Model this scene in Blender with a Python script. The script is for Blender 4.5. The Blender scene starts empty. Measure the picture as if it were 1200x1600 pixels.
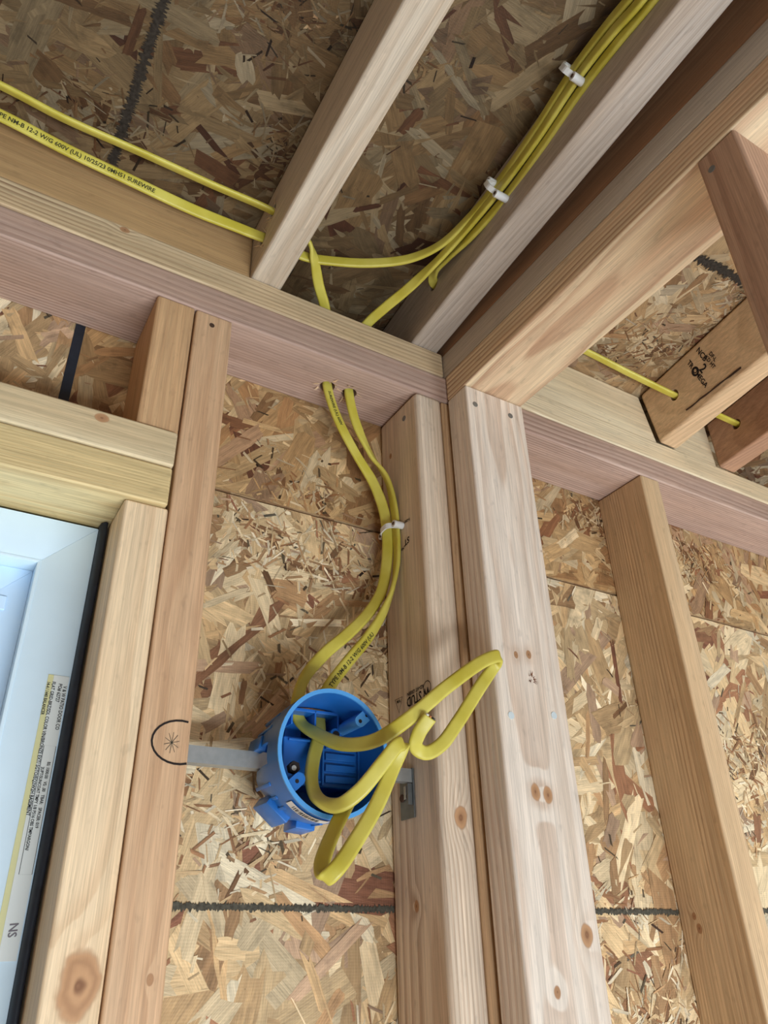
import bpy, bmesh, math, random
import numpy as np
from mathutils import Vector, Matrix

# ------------------------------------------------------------------ camera, world, exposure
scene = bpy.context.scene
COL = scene.collection
FPX = 1186.75
CAM = Vector((-0.46309, -0.59159, -0.59165))
RX, RY, RZ = 0.52772, 0.02948, -0.55486

def cam_matrix():
    rot = Matrix.Rotation(RZ, 3, 'Z') @ Matrix.Rotation(RX, 3, 'X') @ Matrix.Rotation(RY, 3, 'Y')
    right, fwd, up = rot.col[0], rot.col[1], rot.col[2]
    m = Matrix((right, up, -fwd)).transposed().to_4x4()
    m.translation = CAM
    return m

cd = bpy.data.cameras.new('camera')
cd.sensor_fit = 'VERTICAL'; cd.sensor_height = 36.0; cd.sensor_width = 27.0
cd.lens = FPX / 1600 * 36
cd.clip_start = 0.01
cam = bpy.data.objects.new('camera', cd); COL.objects.link(cam)
cam.matrix_world = cam_matrix()
scene.camera = cam

world = bpy.data.worlds.new('overcast_sky'); scene.world = world
world.use_nodes = True
bg = world.node_tree.nodes['Background']
bg.inputs[0].default_value = (0.86, 0.94, 1.0, 1); bg.inputs[1].default_value = 0.42
scene.view_settings.view_transform = 'Standard'
scene.view_settings.look = 'None'
scene.view_settings.gamma = 1.0
scene.view_settings.use_curve_mapping = False
scene.view_settings.exposure = 0.0

def area(name, loc, target, sx, sy, power, color):
    l = bpy.data.lights.new(name, 'AREA'); l.shape = 'RECTANGLE'; l.size = sx; l.size_y = sy
    l.energy = power; l.color = color
    o = bpy.data.objects.new(name, l); COL.objects.link(o); o.location = loc
    o.rotation_euler = (Vector(target) - Vector(loc)).to_track_quat('-Z', 'Y').to_euler()
    return o
# added unseen lamp low behind the camera, no opening built; brightens lower framing
area('added_key_light', (0.30, -1.85, -1.95), (0.20, 0.0, -2.20), 2.0, 0.60, 104, (0.84, 0.93, 1.0))
# low sun falling through the open right side onto the slab
sl = bpy.data.lights.new('sun', 'SUN'); sl.energy = 5.5; sl.angle = math.radians(2); sl.color = (1.0, 0.97, 0.93)
so = bpy.data.objects.new('sun', sl); COL.objects.link(so)
so.rotation_euler = Vector((-0.72, 0.08, -0.72)).to_track_quat('-Z', 'Y').to_euler()

# ------------------------------------------------------------------ helpers
rnd = random.Random(7)
def srgb(r, g, b):
    f = lambda c: (c/255/12.92) if c/255 <= 0.04045 else ((c/255+0.055)/1.055)**2.4
    return (f(r), f(g), f(b), 1)

def tag(o, label=None, cat=None, group=None, kind=None):
    if label: o['label'] = label
    if cat: o['category'] = cat
    if group: o['group'] = group
    if kind: o['kind'] = kind
    return o

def world_loc(o):
    p = Vector(o.location)
    while o.parent:
        o = o.parent; p += o.location
    return p

def link(name, me, mat=None, parent=None, center=None):
    """me is in world coordinates; the object gets its origin at the mesh centre"""
    n = len(me.vertices)
    co = np.empty(n*3); me.vertices.foreach_get('co', co); co = co.reshape(-1, 3)
    c = Vector(center) if center is not None else Vector(((co.min(0)+co.max(0))/2).tolist())
    co -= np.array(c); me.vertices.foreach_set('co', co.ravel()); me.update()
    o = bpy.data.objects.new(name, me); COL.objects.link(o)
    if mat: me.materials.append(mat)
    if parent:
        o.parent = parent; o.location = c - world_loc(parent)
    else:
        o.location = c
    return o

def empty(name, loc):
    o = bpy.data.objects.new(name, None); COL.objects.link(o); o.location = loc; o.empty_display_size = 0.02
    return o

def mesh_from(verts, faces, name='mesh'):
    me = bpy.data.meshes.new(name); me.from_pydata([tuple(v) for v in verts], [], faces); me.update()
    return me

def bm_mesh(bm, smooth=None):
    me = bpy.data.meshes.new('mesh'); bm.to_mesh(me); bm.free()
    if smooth is not None:
        for p in me.polygons: p.use_smooth = True
        me.set_sharp_from_angle(angle=math.radians(smooth))
    return me

def hexa(bm, lo, hi, skew=None, bevel=0.0, seg=3, wane=None):
    """a box lo..hi; skew(v) moves its corners before bevelling"""
    vs = []
    for x in (lo[0], hi[0]):
        for y in (lo[1], hi[1]):
            for z in (lo[2], hi[2]):
                v = Vector((x, y, z))
                if skew: v = skew(v)
                vs.append(bm.verts.new(v))
    idx = [(0,1,3,2), (4,6,7,5), (0,4,5,1), (2,3,7,6), (0,2,6,4), (1,5,7,3)]
    fs = [bm.faces.new([vs[i] for i in f]) for f in idx]
    if bevel > 0:
        es = list({e for f in fs for e in f.edges})
        bmesh.ops.bevel(bm, geom=es, offset=bevel, segments=seg, profile=0.5, affect='EDGES', clamp_overlap=True)

def box_obj(name, lo, hi, mat, parent=None, bevel=0.0, seg=2, skew=None):
    bm = bmesh.new(); hexa(bm, lo, hi, skew, bevel, seg)
    bmesh.ops.recalc_face_normals(bm, faces=bm.faces)
    o = link(name, bm_mesh(bm, 40), mat, parent)
    if bevel > 0:
        m = o.modifiers.new('wn', 'WEIGHTED_NORMAL'); m.keep_sharp = False
    return o

def cyl(bm, a, b, r, n=16, r2=None, caps=True):
    a, b = Vector(a), Vector(b); r2 = r if r2 is None else r2
    d = (b-a).normalized(); u = d.orthogonal().normalized(); w = d.cross(u)
    A = [bm.verts.new(a+(u*math.cos(t)+w*math.sin(t))*r) for t in [2*math.pi*i/n for i in range(n)]]
    B = [bm.verts.new(b+(u*math.cos(t)+w*math.sin(t))*r2) for t in [2*math.pi*i/n for i in range(n)]]
    for i in range(n):
        bm.faces.new((A[i], A[(i+1) % n], B[(i+1) % n], B[i]))
    if caps:
        bm.faces.new(A[::-1]); bm.faces.new(B)

def cyl_obj(name, a, b, r, mat, parent=None, n=16, r2=None):
    bm = bmesh.new(); cyl(bm, a, b, r, n, r2)
    bmesh.ops.recalc_face_normals(bm, faces=bm.faces)
    return link(name, bm_mesh(bm, 40), mat, parent)

def cut(o, build):
    """boolean difference; build(bm) makes the cutters in world coordinates"""
    bm = bmesh.new(); build(bm); bmesh.ops.recalc_face_normals(bm, faces=bm.faces)
    c = bpy.data.objects.new('cutter', bm_mesh(bm)); COL.objects.link(c)
    mods = [(m.name, m.type) for m in o.modifiers]
    for n_, _ in mods: o.modifiers.remove(o.modifiers[n_])
    m = o.modifiers.new('b', 'BOOLEAN'); m.operation = 'DIFFERENCE'; m.object = c; m.solver = 'EXACT'
    dg = bpy.context.evaluated_depsgraph_get(); dg.update()
    me = bpy.data.meshes.new_from_object(o.evaluated_get(dg))
    o.modifiers.clear(); old = o.data; o.data = me
    bpy.data.meshes.remove(old); bpy.data.objects.remove(c)
    for p in me.polygons: p.use_smooth = True
    me.set_sharp_from_angle(angle=math.radians(35))
    m = o.modifiers.new('wn', 'WEIGHTED_NORMAL'); m.keep_sharp = True

# ------------------------------------------------------------------ materials
class NT:
    def __init__(self, name):
        self.m = bpy.data.materials.new(name); self.m.use_nodes = True
        self.t = self.m.node_tree; self.b = self.t.nodes['Principled BSDF']
    def n(self, kind, **kw):
        x = self.t.nodes.new(kind)
        for k, v in kw.items(): setattr(x, k, v)
        return x
    def put(self, sock, v):
        if isinstance(v, bpy.types.NodeSocket): self.t.links.new(v, sock)
        else: sock.default_value = v
    def math(self, op, a, b=0.0, c=0.0, clamp=False):
        x = self.n('ShaderNodeMath', operation=op, use_clamp=clamp)
        self.put(x.inputs[0], a); self.put(x.inputs[1], b); self.put(x.inputs[2], c)
        return x.outputs[0]
    def vmath(self, op, a, b=(0,0,0)):
        x = self.n('ShaderNodeVectorMath', operation=op)
        self.put(x.inputs[0], a); self.put(x.inputs[1], b)
        return x.outputs['Value'] if op in ('LENGTH', 'DISTANCE', 'DOT_PRODUCT') else x.outputs[0]
    def noise(self, vec, scale, detail=2.0, rough=0.5, dist=0.0):
        x = self.n('ShaderNodeTexNoise'); self.put(x.inputs['Vector'], vec)
        x.inputs['Scale'].default_value = scale; x.inputs['Detail'].default_value = detail
        x.inputs['Roughness'].default_value = rough; x.inputs['Distortion'].default_value = dist
        return x.outputs[0]
    def mapr(self, v, a, b, c, d, smooth=False):
        x = self.n('ShaderNodeMapRange'); x.interpolation_type = 'SMOOTHSTEP' if smooth else 'LINEAR'
        self.put(x.inputs[0], v)
        for i, q in enumerate((a, b, c, d)): x.inputs[i+1].default_value = q
        return x.outputs[0]
    def mix(self, f, a, b, mode='MIX'):
        x = self.n('ShaderNodeMix', data_type='RGBA', blend_type=mode)
        self.put(x.inputs[0], f); self.put(x.inputs[6], a); self.put(x.inputs[7], b)
        return x.outputs[2]
    def bump(self, h, strength, dist):
        x = self.n('ShaderNodeBump'); self.put(x.inputs['Height'], h)
        x.inputs['Strength'].default_value = strength; x.inputs['Distance'].default_value = dist
        self.t.links.new(x.outputs[0], self.b.inputs['Normal'])

def plain(name, col, rough=0.5, metal=0.0, spec=0.5, noise=0.0, nscale=60):
    k = NT(name); k.b.inputs['Roughness'].default_value = rough; k.b.inputs['Metallic'].default_value = metal
    k.b.inputs['Specular IOR Level'].default_value = spec
    c = col
    if noise:
        tc = k.n('ShaderNodeTexCoord').outputs['Object']
        n = k.noise(tc, nscale, 3)
        f = k.mapr(n, 0.3, 0.7, 1-noise, 1+noise)
        x = k.n('ShaderNodeCombineColor'); [k.put(x.inputs[i], f) for i in range(3)]
        c = k.mix(1.0, col, x.outputs[0], 'MULTIPLY')
    k.put(k.b.inputs['Base Color'], c)
    return k.m

def wood(name, axis, light, dark, rings=230, amount=0.55, seed=0, knots=(), pith=(0.05, 0.03), tone=None, wav=1.0, streak=0.16, rough=0.62):
    """lumber: growth rings cut from a trunk along `axis`, fibres, tonal drift, knots [(x,y,z,r) in local metres]"""
    k = NT(name); r_ = random.Random(seed*31+5)
    tc = k.n('ShaderNodeTexCoord').outputs['Object']
    sep = k.n('ShaderNodeSeparateXYZ'); k.put(sep.inputs[0], tc)
    o = {'X': (1, 2, 0), 'Y': (0, 2, 1), 'Z': (0, 1, 2)}[axis]
    off = (r_.uniform(-9, 9), r_.uniform(-9, 9), r_.uniform(-9, 9))
    a, b, l = (sep.outputs[i] for i in o)
    com = k.n('ShaderNodeCombineXYZ'); k.put(com.inputs[0], a); k.put(com.inputs[1], b); k.put(com.inputs[2], l)
    P = com.outputs[0]
    Q = k.vmath('ADD', P, off)
    def sc(v, s): return k.vmath('MULTIPLY', v, s)
    w1 = k.math('SUBTRACT', k.noise(sc(Q, (7, 7, 1.3)), 1.0, 2), 0.5)
    w2 = k.math('SUBTRACT', k.noise(sc(Q, (7, 7, 1.6)), 1.7, 2), 0.5)
    pa = k.math('ADD', k.math('ADD', a, pith[0]), k.math('MULTIPLY', w1, 0.030*wav))
    pb = k.math('ADD', k.math('ADD', b, pith[1]), k.math('MULTIPLY', w2, 0.030*wav))
    rr = k.math('SQRT', k.math('ADD', k.math('MULTIPLY', pa, pa), k.math('MULTIPLY', pb, pb)))
    kn_mask = None; kn_col = None
    for (kx, ky, kz, kr) in knots:
        kc = [0, 0, 0]; loc = (kx, ky, kz)
        kc = (loc[o[0]], loc[o[1]], loc[o[2]])
        d = k.vmath('LENGTH', sc(k.vmath('SUBTRACT', P, kc), (1, 1, 0.7)))
        wig = k.math('MULTIPLY', k.math('SUBTRACT', k.noise(sc(Q, (60, 60, 60)), 1.0, 2), 0.5), kr*0.7)
        d = k.math('ADD', d, wig)
        g = k.math('POWER', 2.718, k.math('MULTIPLY', k.math('POWER', k.math('DIVIDE', d, kr*2.1), 2.0), -1.0))
        rr = k.math('ADD', rr, k.math('MULTIPLY', g, kr*1.3))
        m = k.mapr(d, kr*0.75, kr*1.05, 1, 0, True)
        core = k.mapr(d, kr*0.10, kr*0.32, 0.5, 0, True)
        ringk = k.math('MULTIPLY', k.math('ADD', k.math('SINE', k.math('MULTIPLY', d, 900)), 1.0), 0.16)
        edge = k.math('MULTIPLY', k.math('MULTIPLY', m, k.math('SUBTRACT', 1.0, m)), 1.3)
        sh = k.math('ADD', k.math('ADD', core, ringk), edge, clamp=True)
        if kn_mask is None: kn_mask, kn_col = m, sh
        else:
            kn_mask = k.math('MAXIMUM', kn_mask, m); kn_col = k.math('MULTIPLY_ADD', sh, m, k.math('MULTIPLY', kn_col, k.math('SUBTRACT', 1.0, m)))
    fr = k.math('FRACT', k.math('MULTIPLY', rr, rings))
    up = k.mapr(fr, 0.25, 0.86, 0, 1, True); dn = k.mapr(fr, 0.88, 1.0, 1, 0, True)
    ring = k.math('MULTIPLY', up, dn)
    vary = k.mapr(k.noise(sc(Q, (22, 22, 2)), 1.0, 2), 0.32, 0.68, 0.30, 1.15)
    ring = k.math('MULTIPLY', k.math('MULTIPLY', ring, vary), amount)
    base = k.mix(ring, light, dark)
    t2 = tone or (light[0]*0.84, light[1]*0.77, light[2]*0.70, 1)
    base = k.mix(k.mapr(k.noise(sc(Q, (16, 16, 1.4)), 1.0, 3), 0.42, 0.68, 0, 0.75, True), base, t2)
    fib = k.noise(sc(Q, (900, 900, 22)), 1.0, 3, 0.6)
    fm = k.mapr(fib, 0.3, 0.7, 1-streak, 1+streak)
    mid = k.noise(sc(Q, (210, 210, 5)), 1.0, 3, 0.65)
    fm = k.math('MULTIPLY', fm, k.mapr(mid, 0.3, 0.7, 0.86, 1.12))
    dent = k.noise(sc(Q, (130, 130, 60)), 1.0, 2, 0.5)
    fm = k.math('MULTIPLY', fm, k.mapr(dent, 0.62, 0.75, 1.0, 0.86))
    speck = k.mapr(k.noise(sc(Q, (70, 70, 25)), 1.0, 4, 0.65), 0.70, 0.82, 1.0, 0.78)
    fm = k.math('MULTIPLY', fm, speck)
    x = k.n('ShaderNodeCombineColor'); [k.put(x.inputs[i], fm) for i in range(3)]
    col = k.mix(1.0, base, x.outputs[0], 'MULTIPLY')
    if kn_mask is not None:
        kc_ = k.mix(kn_col, srgb(190, 146, 106), srgb(112, 70, 46))
        col = k.mix(kn_mask, col, kc_)
    k.put(k.b.inputs['Base Color'], col)
    k.b.inputs['Roughness'].default_value = rough
    k.b.inputs['Specular IOR Level'].default_value = 0.35
    h = k.math('ADD', k.math('MULTIPLY', ring, -0.6), k.math('MULTIPLY', fib, 0.8))
    k.bump(h, 0.35, 0.0006)
    return k.m

# lumber hues: (light earlywood, dark latewood)
PINK = (srgb(190, 162, 146), srgb(136, 102, 88))
TAN = (srgb(204, 168, 128), srgb(156, 108, 74))
BROWN = (srgb(182, 140, 106), srgb(136, 90, 62))
CREAM = (srgb(232, 214, 180), srgb(188, 160, 122))
PALE = (srgb(222, 202, 178), srgb(182, 146, 118))
GREY = (srgb(196, 184, 168), srgb(150, 132, 112))
ROSE = (srgb(188, 148, 120), srgb(140, 98, 76))

nboard = [0]
def board(name, label, cat, lo, hi, axis, hue, skew=None, bevel=0.0028, group=None, seg=3, **kw):
    nboard[0] += 1
    mat = wood('lumber_%02d' % nboard[0], axis, hue[0], hue[1], seed=nboard[0], **kw)
    o = box_obj(name, lo, hi, mat, None, bevel, seg, skew)
    return tag(o, label, cat, group)

M_black = plain('black_membrane', srgb(24, 32, 44), 0.55, noise=0.3, nscale=90)
M_nail = plain('zinc_nail', srgb(132, 132, 130), 0.45, 0.5)
M_nailbright = plain('bright_nail', srgb(214, 226, 230), 0.4, 0.15)
M_ink = plain('mill_stamp_ink', srgb(46, 40, 38), 0.8, spec=0.1)
M_dark = plain('dark_marker_ink', srgb(56, 50, 44), .85, spec=.1, noise=.4, nscale=300)
M_marker = plain('marker_ink', srgb(80, 76, 66), 0.85, spec=0.1, noise=0.4, nscale=300)
M_chip = plain('torn_wood_fibre', srgb(226, 196, 158), 0.8, noise=0.2)
M_hole = plain('dark_wood_hole', srgb(70, 48, 34), 0.9, noise=0.3)

# ------------------------------------------------------------------ oriented strand board
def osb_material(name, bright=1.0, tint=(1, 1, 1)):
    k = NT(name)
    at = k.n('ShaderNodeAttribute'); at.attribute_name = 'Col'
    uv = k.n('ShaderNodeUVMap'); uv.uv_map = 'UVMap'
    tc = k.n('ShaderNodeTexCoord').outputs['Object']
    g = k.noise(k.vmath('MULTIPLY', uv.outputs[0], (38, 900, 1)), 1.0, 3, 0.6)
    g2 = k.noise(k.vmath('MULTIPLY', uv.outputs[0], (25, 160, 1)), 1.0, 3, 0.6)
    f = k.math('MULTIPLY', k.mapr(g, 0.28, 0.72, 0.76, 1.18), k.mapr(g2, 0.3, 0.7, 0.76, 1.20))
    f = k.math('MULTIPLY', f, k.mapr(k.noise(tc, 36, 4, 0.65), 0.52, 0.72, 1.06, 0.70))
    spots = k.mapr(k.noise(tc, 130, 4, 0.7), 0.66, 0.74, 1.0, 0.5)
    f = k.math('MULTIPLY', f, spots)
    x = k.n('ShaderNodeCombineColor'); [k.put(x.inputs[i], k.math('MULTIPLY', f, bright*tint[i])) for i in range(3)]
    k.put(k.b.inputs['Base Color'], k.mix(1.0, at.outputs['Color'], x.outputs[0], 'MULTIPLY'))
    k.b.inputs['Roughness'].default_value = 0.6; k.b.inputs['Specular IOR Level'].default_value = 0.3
    # screen-back imprint of the press
    sep = k.n('ShaderNodeSeparateXYZ'); k.put(sep.inputs[0], tc)
    w = k.math('SINE', k.math('MULTIPLY', k.math('ADD', sep.outputs[0], sep.outputs[1]), 2600))
    w2 = k.math('SINE', k.math('MULTIPLY', k.math('SUBTRACT', sep.outputs[2], sep.outputs[1]), 2600))
    h = k.math('ADD', k.math('MULTIPLY', g, 1.2), k.math('MULTIPLY', k.math('ADD', w, w2), 0.10))
    k.bump(h, 0.4, 0.0008)
    return k.m

def osb_base_material(name):
    k = NT(name); tc = k.n('ShaderNodeTexCoord').outputs['Object']
    v = k.n('ShaderNodeTexVoronoi'); k.put(v.inputs['Vector'], k.vmath('MULTIPLY', tc, (30, 30, 30))); v.inputs['Scale'].default_value = 1.0
    s = k.n('ShaderNodeSeparateColor'); k.put(s.inputs[0], v.outputs['Color'])
    c = k.mix(s.outputs[0], srgb(160, 118, 80), srgb(206, 172, 128))
    n = k.noise(tc, 120, 4, 0.6)
    c = k.mix(k.mapr(n, 0.5, 0.7, 0, 0.6), c, srgb(120, 84, 58))
    k.put(k.b.inputs['Base Color'], c); k.b.inputs['Roughness'].default_value = 0.7
    return k.m

PAL = [((208, 178, 134), 30), ((194, 160, 116), 26), ((220, 196, 156), 24), ((230, 212, 178), 9),
       ((176, 138, 98), 14), ((152, 108, 78), 6), ((132, 88, 66), 3), ((182, 150, 120), 10)]
PALC = [c for c, w in PAL]; PALW = [w for c, w in PAL]

def strands(name, parent, origin, U, V, N, su, sv, n_big, n_mid, n_small, mat, seed, holes=(), bias=None):
    """pressed wood strands as thin overlapping flakes on the rectangle origin + [0,su]U + [0,sv]V, facing N"""
    r = random.Random(seed)
    origin, U, V, N = Vector(origin), Vector(U), Vector(V), Vector(N)
    verts, faces, cols, uvs = [], [], [], []
    def flake(cu, cv, L, W, ang, h, tilt, col, ragged):
        ca, sa = math.cos(ang), math.sin(ang)
        pts = []
        m = 7 if ragged and W > .004 else 2
        jg = .13 if m > 2 else .2
        top = [(-L/2 + L*i/m, W/2*(1+r.uniform(-jg, jg*.6))) for i in range(m+1)]
        bot = [(L/2 - L*i/m, -W/2*(1+r.uniform(-jg, jg*.6))) for i in range(m+1)]
        e = L*0.16
        top[0] = (top[0][0]+r.uniform(-e, e), top[0][1]); top[-1] = (top[-1][0]+r.uniform(-e, e), top[-1][1])
        bot[0] = (bot[0][0]+r.uniform(-e, e), bot[0][1]); bot[-1] = (bot[-1][0]+r.uniform(-e, e), bot[-1][1])
        if ragged:
            for q in (.28, -.02, -.3): top.append((L/2+r.uniform(-.3, .8)*e, q*W))
            for q in (-.28, .02, .3): bot.append((-L/2-r.uniform(-.3, .8)*e, q*W))
        pts = top+bot
        b = len(verts); u0, v0 = r.uniform(0, 50), r.uniform(0, 50)
        P = []
        for (p, q) in pts:
            a = cu + p*ca - q*sa; c = cv + p*sa + q*ca
            a = min(max(a, 0), su); c = min(max(c, 0), sv)
            P.append((a, c, p, q))
        for (a, c, p, q) in P:
            hh = h + tilt[0]*p/max(L, 1e-6) + tilt[1]*q/max(W, 1e-6)
            verts.append(origin + U*a + V*c + N*max(hh, 0.00005))
            uvs.append((u0+p, v0+q)); cols.append(col)
        faces.append(list(range(b, b+len(pts))))
    def colour(dark=0.0):
        c = r.choices(PALC, PALW)[0]
        j = r.uniform(0.86, 1.10)*(1-dark)
        return srgb(*[min(255, x*j) for x in c])
    jobs = []
    for i in range(n_big): jobs.append('b')
    for i in range(n_mid): jobs.append('m')
    for i in range(n_small): jobs.append('s')
    # chip nests: places where shredded bits gather
    nests = [(r.uniform(0, su), r.uniform(0, sv), r.uniform(.02, .06)) for _ in range(int(su*sv*34)+1)]
    for i, j in enumerate(jobs):
        cu, cv = r.uniform(-.01, su+.01), r.uniform(-.01, sv+.01)
        ang = r.gauss(bias, 0.75) if bias is not None and r.random() < .6 else r.uniform(0, math.pi)
        if j == 'b':
            flake(cu, cv, r.uniform(.07, .19), r.uniform(.014, .042), ang, r.uniform(.0002, .0011), (r.uniform(-.0008, .0008), r.uniform(-.0004, .0004)), colour(), r.random() < .85)
        elif j == 'm':
            flake(cu, cv, r.uniform(.025, .085), r.uniform(.005, .019), ang, r.uniform(.0005, .0013), (r.uniform(-.0007, .0007), r.uniform(-.0003, .0003)), colour(), r.random() < .8)
        else:
            if r.random() < .8:
                q = r.choice(nests); cu = r.gauss(q[0], q[2]); cv = r.gauss(q[1], q[2]*.7)
                if not (0 < cu < su and 0 < cv < sv): continue
            d = .55 if r.random() < .20 else 0.0
            L = r.uniform(.004, .02)
            flake(cu, cv, L, r.uniform(.0008, .0032), r.uniform(0, math.pi), r.uniform(.0010, .0016), (r.uniform(-.0004, .0004), 0), colour(d), False)
    for (nu, nv_, nr) in nests:
        k_ = nr/.04
        for i in range(int(9*k_)):
            flake(r.gauss(nu, nr*.8), r.gauss(nv_, nr*.5), r.uniform(.012, .035), r.uniform(.004, .010), r.uniform(0, math.pi), r.uniform(.0009, .0013), (0, 0), (lambda j: srgb(*[q*j for q in (140, 102, 70)]))(r.uniform(.8, 1.1)), True)
        for i in range(int(85*k_*k_)):
            cu, cv = r.gauss(nu, nr), r.gauss(nv_, nr*.6)
            if not (.004 < cu < su-.004 and .004 < cv < sv-.004): continue
            c_ = r.choice(((224, 200, 160), (206, 174, 130), (190, 150, 108), (232, 214, 182), (160, 116, 80)))
            flake(cu, cv, r.uniform(.006, .026), r.uniform(.0009, .0032), r.uniform(0, math.pi), r.uniform(.0012, .0019), (r.uniform(-.0006, .0006), r.uniform(-.0003, .0003)), (lambda j: srgb(*[q*j for q in c_]))(r.uniform(.85, 1.05)), False)
    me = mesh_from(verts, faces, name)
    ca = me.color_attributes.new('Col', 'FLOAT_COLOR', 'POINT')
    ca.data.foreach_set('color', np.array(cols, dtype=np.float32).ravel())
    ul = me.uv_layers.new(name='UVMap')
    li = np.empty(len(me.loops), dtype=np.int32); me.loops.foreach_get('vertex_index', li)
    ul.data.foreach_set('uv', np.array(uvs, dtype=np.float32)[li].ravel())
    o = link(name, me, mat, parent); o['kind'] = 'stuff'
    return o

M_osb = osb_material('strand_board_flakes')
M_osb2 = osb_material('subfloor_flakes_shaded', 0.27, (1, .93, .84))  # left room: shade of the joist cavity put into the flake colour
M_osbu = osb_material('upper_sheathing_flakes', 0.80, (1, .90, .78))
M_osb3 = osb_material('subfloor_flakes_lit', 0.56, (1, .94, .90))  # right room: lit copy of the same flakes, less shade in the colour
M_osbbase = osb_base_material('strand_board_core')

# ------------------------------------------------------------------ the room shell
D = 0.087      # stud depth
ZC = 0.165     # underside of the subfloor
FLOOR = -2.40

M_conc = plain('concrete_slab', srgb(160, 160, 160), 0.8, noise=0.12, nscale=9)
fl = box_obj('floor', (-2.4, -3.6, FLOOR-.1), (2.4, 0.1, FLOOR), M_conc); tag(fl, 'grey concrete slab floor below the framing', 'floor', kind='structure')

ceil = empty('ceiling', (0, -1.7, ZC)); tag(ceil, 'underside of the strand board subfloor over the joists', 'ceiling', kind='structure')
pc1 = box_obj('subfloor_panel', (-2.4, -3.6, ZC+.0005), (0.044, 0.0995, ZC+.018), M_osbbase, ceil)
pc2 = box_obj('subfloor_panel', (0.045, -3.6, ZC+.0005), (2.4, 0.0995, ZC+.018), M_osbbase, ceil)
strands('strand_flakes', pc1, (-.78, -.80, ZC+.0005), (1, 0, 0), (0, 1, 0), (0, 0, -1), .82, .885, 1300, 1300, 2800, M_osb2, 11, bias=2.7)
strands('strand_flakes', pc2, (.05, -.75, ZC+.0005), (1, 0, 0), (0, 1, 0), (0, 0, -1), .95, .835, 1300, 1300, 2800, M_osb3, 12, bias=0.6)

wall = empty('wall_back', (0, D, FLOOR)); tag(wall, 'strand board sheathing behind the studs of the outside wall', 'wall', kind='structure')
ws1 = box_obj('sheathing_panel', (-0.362, D, FLOOR), (1.9, D+.012, -.1590), M_osbbase, wall)
ws2 = box_obj('sheathing_panel', (-0.4145, D, -.1555), (1.9, D+.012, ZC-.001), M_osbbase, wall)
ws3 = box_obj('sheathing_panel', (-2.3, D, -.246), (-0.4215, D+.012, ZC-.001), M_osbbase, wall)
box_obj('house_wrap', (-0.45, D+.0125, FLOOR), (1.9, D+.0135, ZC), M_black, wall)
strands('strand_flakes', ws1, (-.36, D, -.80), (1, 0, 0), (0, 0, 1), (0, -1, 0), 1.35, .641, 1250, 1500, 3500, M_osb, 21, bias=1.2)
strands('strand_flakes', ws2, (-.4165, D, -.1555), (1, 0, 0), (0, 0, 1), (0, -1, 0), 1.45, .319, 650, 750, 2200, M_osbu, 22, bias=1.0)
strands('strand_flakes', ws3, (-.64, D, -.246), (1, 0, 0), (0, 0, 1), (0, -1, 0), .218, .41, 150, 180, 800, M_osb, 23, bias=1.0)
box_obj('seam_tape', (-.4240, D-.002, -.17), (-.4140, D+.001, 0.0), M_black, wall)

def ink_line(name, parent, a, b, across, out, width, mat, seed, step=.0010, jag=.65):
    """a hand-drawn ink stroke: ragged strip from a to b"""
    r = random.Random(seed); a, b, across, out = Vector(a), Vector(b), Vector(across), Vector(out)
    n = max(4, int((b-a).length/step)); vs = []; fs = []
    for i in range(n+1):
        p = a.lerp(b, i/n)+out; w1 = width*(.5+jag*r.uniform(-.4, .6)); w2 = width*(.5+jag*r.uniform(-.4, .6))
        vs += [p+across*w1, p-across*w2]
        if i: fs.append((2*i-2, 2*i-1, 2*i+1, 2*i))
    return link(name, mesh_from(vs, fs), mat, parent)
OUTW = (0, -.0020, 0)
ink_line('marker_line', wall, (-.2805, D, -.5535), (-.045, D, -.5555), (0, 0, 1), OUTW, .0046, M_marker, 3)
ink_line('marker_line', wall, (.09, D, -.556), (.342, D, -.5575), (0, 0, 1), OUTW, .0046, M_marker, 4)
ink_line('marker_line', wall, (.38, D, -.556), (.8, D, -.5575), (0, 0, 1), OUTW, .0046, M_marker, 5)
ink_line('marker_line', ceil, (-.4345, -.62, ZC), (-.4315, .003, ZC), (1, 0, 0), (0, 0, -.0018), .0085, M_dark, 6)
ink_line('marker_line', ceil, (.24, -.231, ZC), (.37, -.236, ZC), (0, 1, 0), (0, 0, -.0018), .011, M_dark, 7)

# left-hand wall of the room, out of the picture
box_obj('wall_left', (-2.3, -3.6, FLOOR), (-2.2, -.001, ZC-.001), M_osbbase); tag(bpy.data.objects['wall_left'], 'strand board wall at the far left of the room', 'wall', kind='structure')

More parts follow.
